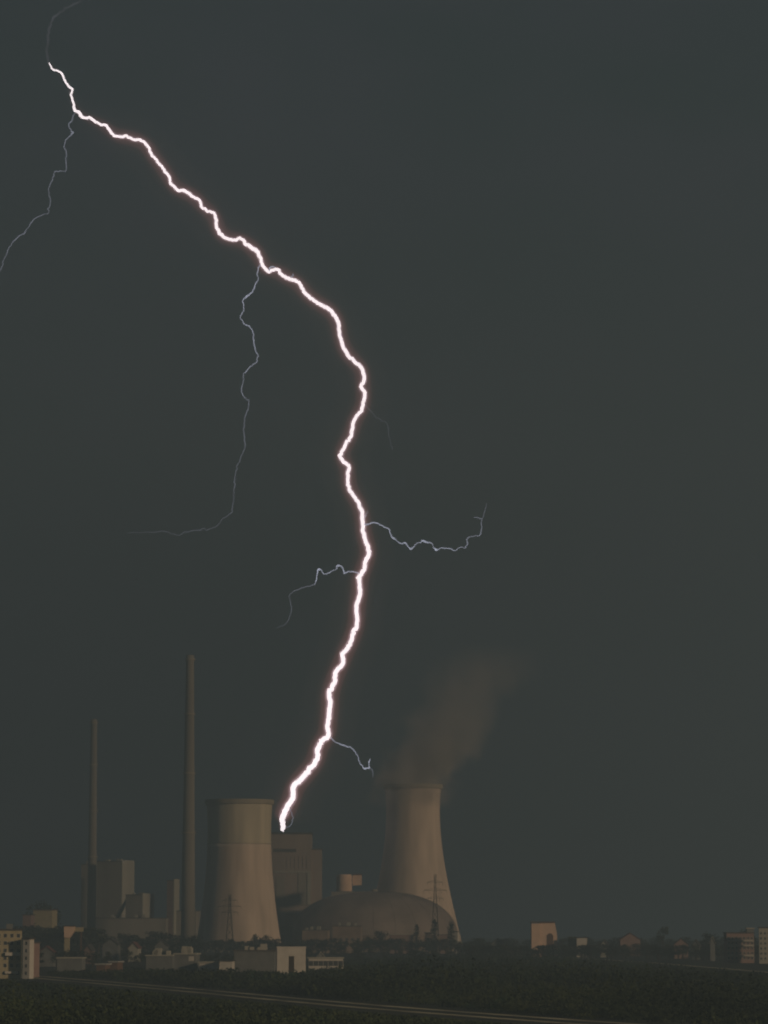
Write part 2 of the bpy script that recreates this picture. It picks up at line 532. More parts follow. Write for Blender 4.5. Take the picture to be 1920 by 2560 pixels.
# pylons
def pylon(px, d, yt, label):
    b = P(px, 2330, d); H = P(px, yt, d).z
    root = empty("electricity_pylon", (b.x, d, 0), 0, label, "pylon", "electricity pylons before the cooling towers")
    m = MB(); w0, w1 = 3.6, .7
    lv = [0, .16, .3, .43, .55, .66, .76, .86, 1.0]
    c = lambda t, i: Vector(((w0 + (w1 - w0) * min(1, t * 1.25)) * (1 if i in (0, 1) else -1), (w0 + (w1 - w0) * min(1, t * 1.25)) * (1 if i in (1, 2) else -1), H * t))
    for a, b_ in zip(lv[:-1], lv[1:]):
        for i in range(4):
            m.bar(c(a, i), c(b_, i), .3)
            m.bar(c(a, i), c(b_, (i + 1) % 4), .12)
            m.bar(c(a, (i + 1) % 4), c(b_, i), .12)
            m.bar(c(b_, i), c(b_, (i + 1) % 4), .1)
    m.build("mast", 'pylon', root)
    for t, hw in ((.70, 6.5), (.80, 9.0), (.90, 6.0)):
        a = MB()
        for s in (-1, 1):
            for y in (-.6, .6):
                a.bar((0, y, H * t), (s * hw, 0, H * t), .16)
                a.bar((0, y, H * t + 1.8), (s * hw, 0, H * t), .13)
            a.bar((s * hw, 0, H * t), (s * hw, 0, H * t - 2.2), .12)
            a.bar((s * hw * .55, 0, H * t), (s * hw * .55, 0, H * t - 2.2), .12)
        a.build("crossarm", 'pylon', root)


pylon(574, 2480, 2236, "lattice pylon standing before the left cooling tower")
pylon(1088, 2520, 2186, "taller lattice pylon before the right flank of the right cooling tower")

# left village
building("apartment_block", "cream apartment block with white balcony band at the bottom left edge", "apartment block", -14, 58, 2326, 1300, 12, 6, 'cream', rm='roof', cols=4, rows=6, ww=1.3, wh=1.5, win_z=1.5)
ap = bpy.data.objects["apartment_block"]
MB().box(-ap['_hw'] * .25, ap['_hw'] * .95, -ap['_hd'] - 1.6, -ap['_hd'] - .07, 9.2, 10.5).build("balcony", 'white', ap)
MB().box(-ap['_hw'] * .25, ap['_hw'] * .75, -ap['_hd'] - 1.2, -ap['_hd'] - .07, 2.0, 2.9).build("balcony", 'white', ap)
MB().box(-ap['_hw'] * .2, ap['_hw'] * .3, -2, 2, ap['_h'] + .6, ap['_h'] + 2.6).build("roof_room", 'grey', ap)
building("terraced_house", "narrow white-sided house just right of the cream apartment block", "house", 65, 78, 2348, 1290, 4, -20, 'white', rm='roof', cols=1, rows=6, ww=.7, wh=1.2, win_z=1.6, group="narrow houses by the apartment block")
building("terraced_house", "narrow grey-pink house, second from the cream apartment block", "house", 79, 91, 2358, 1330, 4, -30, 'pink', rm='roof', group="narrow houses by the apartment block")

root = empty("loading_hopper", (P(175, 2340, 1900).x, 1900, 0), 0, "bright peach hopper tower on a narrow stem, above the village at the left", "hopper")
k = 1900 / F / 1.0087
X = lambda px: (px - 175) * k
Z = lambda py: P(175, py, 1900).z
MB().prism([(X(162), Z(2344)), (X(175), Z(2344)), (X(187), Z(2329)), (X(187), Z(2316)), (X(161), Z(2316))], -4, 4).build("hopper", 'peach', root)
MB().box(X(162), X(174), -2.5, 2.5, 0, Z(2344) - .003).build("stem", 'cream', root)
MB().box(X(187) + .003, X(208), -2, 2, Z(2329), Z(2318)).build("loading_arm", 'cream', root)
MB().box(X(160), X(189), -4.5, 4.5, Z(2316) + .003, Z(2314)).build("roof", 'roof', root)
MB().bar((X(203), 0, 0), (X(203), 0, Z(2329)), .5).build("prop", 'brick', root)

HG = "houses of the village at the left"
building("warehouse", "long yellowish warehouse high up in the trees at the left", "warehouse", 84, 140, 2276, 2450, 16, -8, 'cream', rm='roof', group="warehouses at the left")
bpy.data.objects["warehouse"].children[0].data.materials[0] = M['brick']
building("warehouse", "small pinkish warehouse left of the long yellowish one", "warehouse", 58, 84, 2288, 2400, 12, -8, 'pink', rm='roof', group="warehouses at the left")
building("house", "faint grey low house between apartment block and the pale-roofed house", "house", 146, 212, 2396, 1480, 10, -4, 'grey', rm='plant_lt', group=HG)
building("house", "small house with a pale roof and brown walls beside the road at the left", "house", 244, 275, 2412, 1400, 9, -10, 'brick', rm='roof_lt', group=HG)
building("house", "pale flat-topped house right behind the small brown house by the road", "house", 276, 306, 2406, 1420, 8, -12, 'brick', rm='roof_lt', group=HG)
building("factory_hall", "long grey hall with a pale flat roof edge left of the white wall pieces", "factory hall", 368, 440, 2390, 1560, 14, -5, 'grey', rm='plant_lt', group="halls in the middle distance")
building("factory_hall", "taller light grey hall with a small bright window at its right end", "factory hall", 438, 498, 2386, 1480, 12, -6, 'grey', rm='plant_lt', cols=1, rows=0, group="halls in the middle distance")
fh = [o for o in COL.objects if o.name.startswith("factory_hall")][-1]
MB().box(fh['_hw'] - 3.2, fh['_hw'] - .8, -fh['_hd'] - .1, -fh['_hd'] + .1, 5.2, 7.4).build("window", 'white', fh)
building("garage", "low dull white building left of the brighter white one", "garage", 500, 551, 2407, 1470, 8, -6, 'white', rm='roof', group="low white buildings")
bpy.data.objects["garage"].children[0].data.materials[0] = M['plant_lt']
building("garage", "low bright white building touching the long dark hall", "garage", 552, 586, 2403, 1460, 8, -6, 'white', rm='roof', group="low white buildings")
dh = building("factory_hall", "long dark hall with grey bands between low white buildings and the cream cube house", "factory hall", 587, 690, 2378, 1480, 14, -2, 'grey', rm='roof', group="halls in the middle distance")
dh.children[0].data.materials[0] = M['plant_dk']
for z in (3.0, 6.4):
    MB().box(-dh['_hw'] + .5, dh['_hw'] - .5, -dh['_hd'] - .12, -dh['_hd'] + .05, z, z + 1.2).build("cladding_band", 'grey', dh)
ch = building("cube_house", "cream white cube-shaped house with one tall dark opening in the middle", "house", 690, 765, 2370, 1345, 9, 4, 'white', rm='white', par=.15, door=(.41, .60, 1.2, 8.6))
lw = building("row_building", "low pale building with dark gaps right of the cube-shaped house", "building", 772, 858, 2396, 1520, 9, 0, 'white', rm='roof', cols=7, rows=1, ww=2.0, wh=2.2, win_z=2.6)
lw.children[0].data.materials[0] = M['plant_lt']
building("house", "little grey gabled house behind the low pale building with dark gaps", "house", 790, 808, 2380, 1620, 8, 10, 'grey', roof='gable', rm='plant_lt')

# right side
root = empty("arched_house", (P(1360, 2350, 2300).x, 2300, 0), 0, "bright yellowish house with a dark arched opening, alone right of the cooling towers", "house")
k = 2300 / F / 1.0087
X = lambda px: (px - 1360) * k
Z = lambda py: P(1360, py, 2300).z
MB().box(X(1328), X(1350), -5.6, 8, 0, Z(2309)).build("side_wing", 'peach', root)
MB().prism([(X(1350) + .003, 0), (X(1395), 0), (X(1391), Z(2330)), (X(1386), Z(2307)), (X(1350) + .003, Z(2307))], -5, 9).build("wall", 'peach', root)
MB().box(X(1327), X(1387), -5.9, 9.4, Z(2307) + .003, Z(2304)).build("roof", 'brick', root)
arch = [(X(1366), 0), (X(1382), 0)] + [(X(1374) + 8 * k * math.cos(a), Z(2341) + 8 * k * math.sin(a)) for a in np.linspace(0, math.pi, 12)]
MB().prism(arch, -5.15, -4.9).build("arched_door", 'brick', root)
building("roadside_hut", "small white hut right of the yellowish arched house", "hut", 1441, 1467, 2345, 2280, 7, 0, 'white', rm='roof')
building("roadside_hut", "tiny mossy green hut touching the small white hut", "hut", 1421, 1440, 2344, 2290, 7, 0, 'leaf2', rm='leaf2')
building("house", "faint reddish-roofed house in the trees midway along the right", "house", 1548, 1600, 2333, 2400, 9, 3, 'pink', roof='gable', rm='redroof')
building("house", "tiny pale gabled house left of the apartment block at the right", "house", 1774, 1786, 2341, 2000, 7, 0, 'grey', roof='gable', rm='plant_lt')
rb_ = building("apartment_block", "pinkish grey apartment block with rows of windows near the right edge", "apartment block", 1812, 1882, 2333, 1880, 12, 2, 'pink', rm='roof', cols=7, rows=6, ww=1.3, wh=1.4, win_z=2.2, floor=2.9)
for z in (4.8, 10.6, 16.4 - 2.9):
    MB().box(-rb_['_hw'] + .4, rb_['_hw'] - .4, -rb_['_hd'] - 1.2, -rb_['_hd'] - .07, z - .9, z).build("balcony", 'plant_lt', rb_)
building("apartment_block", "taller light grey apartment block cut by the right edge", "apartment block", 1895, 1960, 2320, 1850, 12, -6, 'plant_lt', rm='roof', cols=6, rows=6, ww=1.2, wh=1.4, win_z=2.2, floor=2.9)
building("stair_tower", "narrow grey stair tower with a pale cap between the two right-hand apartment blocks", "tower", 1866, 1884, 2322, 1895, 6, 0, 'grey', rm='plant_lt')
FG = "faint houses among the trees"
for x0, x1, yt, d, wl, rf, lb in (
        (258, 300, 2346, 2050, 'grey', 'roof', "faint grey gabled house in the trees below the conveyor"),
        (322, 352, 2356, 1950, 'plant_lt', 'redroof', "small pale house with a reddish roof below the pale-edged middle block"),
        (388, 420, 2350, 2020, 'grey', 'roof', "faint grey house in the trees under the tallest chimney"),
        (212, 236, 2362, 1850, 'pink', 'roof', "small pinkish house right of the hopper's foot"),
        (100, 138, 2366, 1700, 'grey', 'redroof', "grey house with a reddish roof between the narrow houses and the hopper"),
        (1228, 1262, 2346, 2320, 'grey', 'roof', "faint grey house left of the yellowish arched house"),
        (1500, 1522, 2350, 2250, 'plant_lt', 'roof', "tiny pale house between the white hut and the reddish-roofed house"),
        (1684, 1720, 2346, 2150, 'pink', 'roof', "faint pinkish house right of the single slender tree"),
        (1728, 1752, 2350, 2080, 'grey', 'roof', "faint grey house second to the right of the slender tree")):
    building("house", lb, "house", x0, x1, yt, d, 9, random.uniform(-12, 6), wl, roof='gable', rm=rf, group=FG)


def rooftop(b, n, m='plant_lt'):
    for i in range(n):
        x = b['_hw'] * random.uniform(-.75, .75); q = random.uniform(.6, 1.6)
        MB().box(x - q, x + q, -2, 2, b['_h'] + .61, b['_h'] + .6 + random.uniform(1.2, 3.2)).build("roof_vent", m, b)


for o in [o for o in COL.objects if '_h' in o and o.name.startswith(("plant_building", "boiler_house", "factory_hall", "workshop"))]:
    rooftop(o, 4)
for o in COL.objects:
    for kk in ('_h', '_hw', '_hd'):
        if kk in o: del o[kk]

# ------------------------------------------------------------------ foliage
def leaf_arrays(centers, radii, n, size, r):
    """n leaf quads scattered in a union of ellipsoid lumps -> (verts, faces) numpy"""
    C = np.asarray(centers); Q = np.asarray(radii)
    idx = r.integers(0, len(C), n)
    d = r.normal(size=(n, 3)); d /= np.linalg.norm(d, axis=1)[:, None]
    rad = r.random(n) ** 0.4
    p = C[idx] + d * Q[idx] * rad[:, None]
    a = r.normal(size=(n, 3)); a /= np.linalg.norm(a, axis=1)[:, None]
    b = np.cross(a, r.normal(size=(n, 3))); b /= np.linalg.norm(b, axis=1)[:, None]
    s = size * (0.5 + r.random(n))[:, None]
    V = np.stack([p - a * s, p + b * s * .7, p + a * s, p - b * s * .7], 1).reshape(-1, 3)
    return V


def quads_mesh(name, V, m):
    me = bpy.data.meshes.new(name)
    n = len(V) // 4
    me.vertices.add(len(V)); me.vertices.foreach_set('co', V.astype(np.float32).ravel())
    me.loops.add(len(V)); me.loops.foreach_set('vertex_index', np.arange(len(V), dtype=np.int32))
    me.polygons.add(n); me.polygons.foreach_set('loop_start', np.arange(0, len(V), 4, dtype=np.int32))
    me.update(calc_edges=True)
    me.materials.append(m)
    return me


def tree_proto(kind, m):
    """about 10 units tall; returns crown and trunk meshes"""
    r = np.random.default_rng(hash(kind) % 999 if False else {'round': 1, 'wide': 2, 'tall': 3, 'poplar': 4, 'loose': 5}[kind])
    cs, rs = [], []
    if kind == 'poplar':
        for i in range(7):
            z = 1.8 + i * 1.2
            cs.append((r.normal() * .15, r.normal() * .15, z)); w_ = 1.1 * math.sin(math.pi * (i + 1.2) / 9); rs.append((w_, w_, .9))
        n, sz = 520, .22
    else:
        W_ = {'round': 3.0, 'wide': 4.0, 'tall': 2.2, 'loose': 3.2}[kind]
        for i in range(13):
            a = r.random() * math.tau; q = math.sqrt(r.random()) * W_ * .75
            z = 1.9 + r.random() * 6.4
            q *= 1 - .5 * abs(z - 4.6) / 4
            s = W_ * (.28 + .2 * r.random())
            cs.append((q * math.cos(a), q * math.sin(a), z)); rs.append((s, s, s * .85))
        n, sz = 620, .26
    V = leaf_arrays(cs, rs, n, sz, r)
    cm = quads_mesh("crown", V, m)
    t = MB()
    t.bar((0, 0, 0), (.1, 0, 4.5), .28, 7, .16)
    t.bar((.1, 0, 4.5), (0, .1, 8.2 if kind != 'poplar' else 9.3), .16, 6, .05)
    for c in cs[:8]:
        t.bar((.08, 0, min(4.2, c[2] - .8)), c, .1, 5, .03)
    me = bpy.data.meshes.new("trunk"); me.from_pydata(t.v, [], t.f); me.materials.append(M['bark'])
    return cm, me


PROTO = {k: tree_proto(k, M[m]) for k, m in (('round', 'leaf'), ('wide', 'leaf3'), ('tall', 'leaf2'), ('poplar', 'leaf3'), ('loose', 'leaf'))}
roots = {}


def tree(kind, px, ytop, d, label, group, width=1.0, hmin=3.0):
    name = {'round': 'round_tree', 'wide': 'spreading_tree', 'tall': 'slender_tree', 'poplar': 'poplar_tree', 'loose': 'loose_tree'}[kind]
    if kind not in roots:
        o = bpy.data.objects.new(name, None); COL.objects.link(o)
        for nm, me in zip(("crown", "trunk"), PROTO[kind]):
            c = bpy.data.objects.new(nm, me); COL.objects.link(c); c.parent = o
        roots[kind] = o
    else:
        o = copy_tree(roots[kind])
    p = P(px, ytop, d)
    h = max(hmin, p.z)
    s = h / 9.6
    o.location = (p.x, d, 0)
    o.rotation_euler = (0, 0, random.random() * math.tau)
    o.scale = (s * width, s * width, s)
    tag(o, label, "tree", group)
    return o


# single, recognisable trees
for px, yt, d, wd, lb in ((1042, 2312, 2560, .8, "slim dark poplar below the dome's right slope, leftmost poplar"),
                          (1087, 2300, 2550, .9, "tallest dark poplar, under the right-hand pylon"),
                          (1128, 2306, 2570, 1.0, "dark poplar at the right foot of the right cooling tower")):
    tree('poplar', px, yt, d, lb, "poplars below the right cooling tower", wd * 1.3)
tree('wide', 952, 2318, 2540, "broad dark tree before the middle of the dome", "broad trees before the dome", 1.0)
tree('round', 922, 2332, 2530, "round dark tree left of the broad one before the middle of the dome", "broad trees before the dome")
tree('round', 640, 2326, 2560, "round dark tree before the left cooling tower's foot, left one of the pair", "trees before the left cooling tower")
tree('round', 664, 2327, 2560, "round dark tree before the left cooling tower's foot, right one of the pair", "trees before the left cooling tower")
tree('tall', 1657, 2303, 2500, "single slender tree standing above the treeline at the right", "tall trees at the right")
tree('wide', 1775, 2324, 2100, "broad tree left of the pinkish apartment block", "tall trees at the right")
tree('round', 1866, 2308, 1990, "tree rising behind the stair tower between the right-hand apartment blocks", "tall trees at the right")
tree('round', 112, 2226, 2700, "tall faint tree behind the yellowish warehouse at the left", "trees at the left")

belt = []
def scatter(n, xa, xb, ylo, yhi, da, db, group, label, kinds, width=(1.0, 1.5)):
    for i in range(n):
        px = xa + (xb - xa) * (i + random.random()) / n
        yt = random.uniform(ylo, yhi)
        d = random.uniform(da, db)
        tree(random.choice(kinds), px, yt, d, label, group, random.uniform(*width))


K3 = ['round', 'wide', 'loose', 'wide', 'tall']
scatter(46, 480, 1200, 2339, 2352, 2380, 2540, "tree belt before the power station", "dark leafy tree in the belt along the foot of the cooling towers and dome", K3, (1.2, 1.9))
scatter(34, -20, 490, 2318, 2350, 2150, 2560, "tree belt behind the left village", "dark leafy tree in the belt behind the village and warehouses at the left", K3, (1.2, 1.9))
scatter(44, 1180, 1940, 2336, 2352, 2450, 3100, "tree belt along the right horizon", "dark leafy tree on the right horizon, right of the cooling towers", K3, (1.3, 2.2))
scatter(40, -20, 700, 2366, 2390, 1620, 1900, "trees in the left village", "dark leafy tree between the houses and halls of the left village", K3, (1.1, 1.8))
scatter(52, 700, 1940, 2360, 2376, 1950, 2280, "trees on the plain", "dark leafy tree on the plain beyond the distant road", K3, (1.3, 2.2))

scatter(16, 30, 250, 2302, 2314, 2150, 2330, "trees below the warehouses", "dark leafy tree just below the warehouses at the left", K3, (1.2, 1.7))
scatter(44, 1150, 1940, 2353, 2360, 2040, 2200, "tree row before the right-hand houses", "dark leafy tree in the row before the scattered houses at the right", K3, (1.6, 2.4))
# scrub and woodland: nobody could count these bushes
def skyline(px):
    return float(np.interp(px, [-50, 60, 100, 240, 310, 500, 590, 690, 770, 870, 1000, 1100, 1300, 1550, 1920, 2100],
                           [2443, 2440, 2432, 2428, 2424, 2424, 2424, 2429, 2427, 2414, 2400, 2388, 2396, 2410, 2434, 2450]))


VV = []
r2 = np.random.default_rng(21)
clump = [np.array([(0, 0, .45), (.45, .1, .35), (-.4, .25, .4), (.1, -.45, .3), (-.1, .1, .68)]), np.array([(.55, .55, .42)] * 5)]
def bush(x, y, h, rad, n, size):
    V = leaf_arrays(clump[0] * (rad, rad, h), clump[1] * (rad, rad, h * .85), n, size, r2)
    V += (x, y, 0)
    V[:, 2] = np.maximum(V[:, 2], 0.02)
    VV.append(V)


def road_dist(x, y):
    return min(np.min(np.hypot(X1 - x, Y1 - y)), np.min(np.hypot(X2 - x, Y2 - y)))


y = 560.0
while y < 2150:
    half = 960 / F * y + 25
    step = 4.2 + (y - 560) * 0.0058
    x = -half
    while x < half:
        bx = x + r2.uniform(-.5, .5) * step; by = y + r2.uniform(-.5, .5) * step
        x += step
        patch = math.sin(bx * .05 + 1.3) * math.sin(by * .021 + bx * .013) + r2.normal() * .35
        if patch < -.55: continue
        if road_dist(bx, by) < 13: continue
        px, pb = pix(bx, by, 0)
        pxi = px
        # keep what is seen behind clear
        lim = skyline(pxi) + r2.uniform(-7, 5)
        if by > 1540: lim -= 10 * min(1, (by - 1540) / 400)
        nearer = pb > interp(line1, pxi) and pxi < 1750
        if nearer: lim = max(lim, interp(line1, pxi) + 9 + r2.random() * 5)
        hmax = CAM_H - (lim - 2322) / F * by * 1.0
        h = min(r2.uniform(1.4, 4.0) + max(0, patch) ** 1.5 * 7, hmax)
        if h < .5: continue
        rad = step * r2.uniform(.55, .9) + h * .12
        bush(bx, by, h, rad, int(150 if y < 900 else (90 if y < 1200 else 60)), .30 if y < 900 else .5)
    y += step * 1.25
V = np.concatenate(VV)
wo = bpy.data.objects.new("woodland", quads_mesh("woodland", V, M['scrub']))
COL.objects.link(wo)
tag(wo, "dark scrub and low woodland covering the foreground on both sides of the road", "woodland", kind='stuff')
print("woodland quads", len(V) // 4)

# ------------------------------------------------------------------ lightning
MAIN = [(121,157,1.5),(128,167,2.3),(135,174,2.6),(146,178,2.8),(152,181,3),(158,191,3),(162,201,3),(168,211,3),(172,216,3.2),(181,222,3.4),(180,229,3),(178,236,3),(180,246,3),(183,256,3.2),(184,266,3.4),(187,276,4.4),(201,286,5),(207,293,4.6),(212,295,4),(224,293,4.4),(231,300,4.2),(239,306,3.8),(253,312,3.8),(266,314,4),(276,328,4),(285,339,4),(303,341,3.8),(318,339,4),(326,345,4),(332,349,4),(349,349,4),(363,359,4),(374,372,4),(376,382,4),(388,397,3.8),(401,413,3.8),(411,424,4),(419,436,4),(424,446,4),(426,457,4.2),(437,468,4.2),(448,477,4.4),(463,477,5),(471,483,4.8),(485,492,4.4),(500,502,4.2),(503,511,4.2),(508,521,4.2),(519,529,4),(535,532,4.2),(539,542,4.4),(540,556,4.6),(542,572,5),(548,584,5.6),(560,593,4.8),(573,598,4.6),(586,600,4.6),(600,594,4.6),(608,600,4.8),(614,611,5.6),(629,620,6),(640,625,6.2),(646,631,6),(649,641,5.4),(653,652,5),(657,664,5),(665,674,5),(673,679,5),(680,675,4.8),(689,674,4.8),(698,676,5),(704,687,5),(715,695,5.4),(728,698,5.6),(739,700,5.4),(750,711,5.2),(758,723,5.4),(763,733,5.4),(777,747,5.6),(788,753,5),(795,758,5.4),(804,763,5.6),(816,768,6),(830,778,6),(837,789,6),(843,801,6),(848,815,5.6),(849,830,5.6),(853,848,5.6),(856,862,5.8),(862,874,5.8),(868,886,6.2),(878,896,5.6),(887,905,5.4),(897,912,6),(904,920,6),(908,930,6),(910,944,6),(908,956,6),(902,966,6),(907,974,6),(912,981,6),(911,996,5.8),(908,1012,5.8),(904,1026,6),(896,1036,5.6),(889,1043,5.6),(884,1054,5.8),(882,1068,6),(879,1082,6),(876,1093,6),(868,1104,5.8),(862,1116,5.8),(855,1128,6),(849,1139,6.4),(855,1149,6.2),(865,1158,6),(873,1168,6.2),(870,1180,6.2),(869,1196,6),(870,1212,6),(873,1225,6.2),(882,1238,6),(891,1250,6.2),(898,1262,6.4),(904,1275,6.6),(906,1290,6.6),(907,1304,6.8),(908,1322,6.8),(910,1342,6.8),(915,1356,7),(921,1370,7.2),(923,1384,7.4),(917,1396,7.2),(912,1408,7.2),(911,1424,7),(904,1435,7.2),(896,1444,7.6),(898,1458,7),(901,1475,7.4),(899,1490,7.4),(894,1504,7.2),(891,1520,7.2),(892,1536,7.2),(894,1552,7),(891,1569,7.4),(883,1579,7.4),(881,1593,7.2),(876,1606,7.2),(870,1619,7.6),(861,1630,7.4),(857,1641,7.6),(858,1655,7.4),(849,1669,7.6),(838,1683,7.8),(835,1694,7.6),(837,1706,7.6),(830,1719,8),(823,1731,8.2),(824,1748,8),(825,1763,7.8),(823,1782,8),(821,1800,7.8),(818,1820,7.8),(821,1832,7.6),(820,1842,8.2),(808,1850,8.2),(799,1860,8.4),(794,1872,8.8),(795,1888,8.4),(789,1902,8.6),(782,1914,8.6),(772,1927,8.8),(760,1940,9),(748,1951,9),(737,1960,9),(732,1970,9),(733,1982,8.6),(733,1993,8.8),(726,2004,8.8),(718,2015,9),(712,2029,9.4),(707,2042,9.4),(705,2053,9.2),(708,2066,8.4),(710,2075,6.5)]
B1 = [(186,282),(182,293),(179,303),(172,309),(172,315),(175,322),(183,332),(175,340),(168,346),(164,350),(161,360),(163,374),(166,386),(165,405),(165,426),(152,427),(139,428),(134,436),(131,446),(127,458),(122,470),(121,486),(126,498),(126,508),(122,520),(121,532),(106,538),(91,544),(82,550),(76,557),(70,570),(62,582),(46,591),(38,600),(29,609),(22,622),(15,637),(8,652),(5,668),(-2,684),(-14,710),(-20,740)]
B2 = [(653,657),(648,666),(643,683),(646,692),(645,701),(639,710),(636,719),(631,731),(625,734),(616,741),(610,747),(606,753),(608,766),(609,779),(602,789),(601,796),(609,808),(618,814),(626,820),(632,832),(634,848),(636,864),(640,878),(646,891),(642,899),(638,909),(630,915),(622,920),(616,928),(609,938),(608,955),(604,976),(607,988),(611,995),(623,999),(621,1012),(618,1026),(613,1040),(609,1057),(610,1080),(613,1107),(612,1120),(604,1137),(600,1152),(592,1168),(588,1190),(586,1215),(584,1240),(582,1262),(578,1282),(568,1290),(555,1298),(548,1308),(538,1318),(520,1323),(494,1325),(478,1326),(463,1329),(447,1339),(432,1336),(419,1330),(400,1329),(370,1330),(318,1332)]
B3 = [(910,1318),(917,1311),(927,1308),(938,1306),(948,1310),(959,1317),(966,1320),(974,1325),(978,1336),(984,1346),(992,1352),(1001,1358),(1009,1357),(1017,1361),(1022,1369),(1028,1373),(1035,1366),(1043,1358),(1051,1356),(1060,1353),(1070,1357),(1081,1360),(1084,1369),(1090,1375),(1098,1372),(1112,1371),(1127,1372),(1138,1376),(1145,1371),(1151,1368),(1165,1370),(1169,1358),(1169,1344),(1184,1341),(1199,1339),(1203,1326),(1202,1312),(1206,1298),(1196,1294),(1185,1294)]
B3b = [(1206,1298),(1210,1284),(1213,1272),(1216,1258)]
B4 = [(900,1436),(889,1431),(880,1429),(873,1428),(861,1433),(858,1424),(853,1417),(846,1413),(840,1423),(833,1426),(827,1428),(820,1432),(814,1436),(806,1431),(797,1422),(794,1432),(791,1444),(789,1453),(787,1462),(776,1466),(765,1466),(751,1471),(742,1475),(733,1479),(725,1486),(724,1497),(727,1507),(729,1518),(728,1531),(722,1548),(717,1557),(710,1564),(692,1568)]
B5 = [(822,1842),(830,1848),(846,1858),(853,1862),(859,1863),(868,1867),(877,1867),(883,1873),(888,1879),(893,1887),(896,1894),(898,1902),(901,1911),(906,1918),(912,1923),(918,1921),(924,1921),(923,1910),(925,1897)]
B5b = [(924,1921),(930,1925),(932,1934),(934,1942)]
B6 = [(910,1008),(925,1025),(944,1046),(955,1053),(967,1058),(971,1070),(972,1085),(976,1104),(980,1124)]
B7 = [(720,2012),(726,2024),(730,2034),(732,2046),(730,2058),(724,2065),(714,2070)]
B8 = [(908,1300),(914,1290),(919,1276)]
B9 = [(121,157),(118,142),(116,128),(121,108),(120,86),(124,66),(134,44),(150,30),(172,18),(192,8),(214,-12)]
B10 = [(676,679),(673,671),(678,667),(688,670)]
B11 = [(728,698),(732,690),(733,684)]


def bolt_depth(py):
    u = (2085 - py) / 1930
    return 3078 + 190 * math.sin(u * 4.2) * u + 90 * u


def refine(pts, seed, amp=.35, step=5.0):
    """resample and add the small crookedness of a real channel"""
    r = np.random.default_rng(seed)
    A = np.array(pts, float)
    out = []
    for a, b in zip(A[:-1], A[1:]):
        n = max(1, int(round(math.hypot(*(b - a)[:2]) / step)))
        for k in range(n):
            q = a + (b - a) * k / n
            if k: q[:2] += r.normal(size=2) * amp
            else: q[:2] += r.normal(size=2) * amp * .35
            out.append(q)
    out.append(A[-1])
    return np.array(out)


def tube(name, P3, rad, material, parent, sides=8, glow=None):
    P3 = np.array(P3); n = len(P3)
    T = np.gradient(P3, axis=0); T /= np.linalg.norm(T, axis=1)[:, None]
    u = np.array([1.0, 0, 0]); fr = []
    for t in T:
        u = u - t * u.dot(t); u /= np.linalg.norm(u)
        fr.append((u.copy(), np.cross(t, u)))
    mb = MB()
    for i in range(n):
        a, b = fr[i]
        for k in range(sides):
            an = k * math.tau / sides
            mb.v.append(tuple(P3[i] + (a * math.cos(an) + b * math.sin(an)) * rad[i]))
    for i in range(n - 1):
        for k in range(sides):
            k2 = (k + 1) % sides
            mb.f.append((i * sides + k, i * sides + k2, (i + 1) * sides + k2, (i + 1) * sides + k))
    mb.f.append(tuple(range(sides - 1, -1, -1))); mb.f.append(tuple(range((n - 1) * sides, n * sides)))
    o = mb.build(name, material, parent, True)
    if glow is not None:
        at = o.data.attributes.new("glow", 'FLOAT', 'POINT')
        at.data.foreach_set('value', np.repeat(np.asarray(glow, np.float32), sides))
    return o


def emis(name, color, strength, attr=False):
    m = bpy.data.materials.new(name); m.use_nodes = True
    t = m.node_tree; t.nodes.clear()
    e = t.nodes.new("ShaderNodeEmission"); e.inputs[0].default_value = color + (1,); e.inputs[1].default_value = strength
    o = t.nodes.new("ShaderNodeOutputMaterial"); t.links.new(e.outputs[0], o.inputs[0])
    if attr:
        a = t.nodes.new("ShaderNodeAttribute"); a.attribute_name = "glow"
        t.links.new(a.outputs['Fac'], e.inputs[1])
    try: m.cycles.emission_sampling = 'NONE'
    except Exception: pass
    return m


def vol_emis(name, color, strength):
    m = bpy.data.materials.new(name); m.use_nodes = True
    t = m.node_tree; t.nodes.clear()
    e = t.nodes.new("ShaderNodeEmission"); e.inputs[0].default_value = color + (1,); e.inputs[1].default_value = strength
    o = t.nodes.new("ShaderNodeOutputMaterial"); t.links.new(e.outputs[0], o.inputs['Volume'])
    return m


core = emis("lightning_channel", (1.0, 0.90, 0.92), 3.6)
brm = emis("lightning_branch", (0.76, 0.80, 1.0), 1, True)
foot = P(710, 2078, bolt_depth(2078))
bolt = empty("lightning_bolt", foot, 0, "bright white lightning bolt zigzagging down to the roof of the brown boiler house", "lightning")


def to3(A, extra=0.0):
    out = []
    n = len(A)
    for i, row in enumerate(A):
        out.append(P(row[0], row[1], bolt_depth(row[1]) + extra * i / n) - foot)
    return out


mp_ = 3150 / F
A = refine(MAIN, 3, 1.3, 5.0)
tube("channel", to3(A), A[:, 2] * mp_ * np.interp(A[:, 1], [150, 1400], [.86, .72]), core, bolt, 10)
glows = []


def branch(pts, seed, r0, g0, g1, extra, nodes=()):
    B = refine(pts, seed, 1.35, 4.5)
    n = len(B)
    t = np.linspace(0, 1, n)
    rr = np.random.default_rng(seed)
    ph = np.convolve(rr.random(n + 8), np.ones(5) / 5, 'same')[4:-4]
    gl = (g0 + (g1 - g0) * t) * (.45 + 1.1 * ph) * 2.0
    rad = r0 * .85 * (1 - .35 * t) * (.75 + .5 * ph) * mp_
    for (x, y_, s) in nodes:
        k = np.exp(-((B[:, 0] - x) ** 2 + (B[:, 1] - y_) ** 2) / 18)
        gl = gl + s * k; rad = rad * (1 + .9 * k)
    tube("branch", to3(B, extra), rad, brm, bolt, 6, gl)


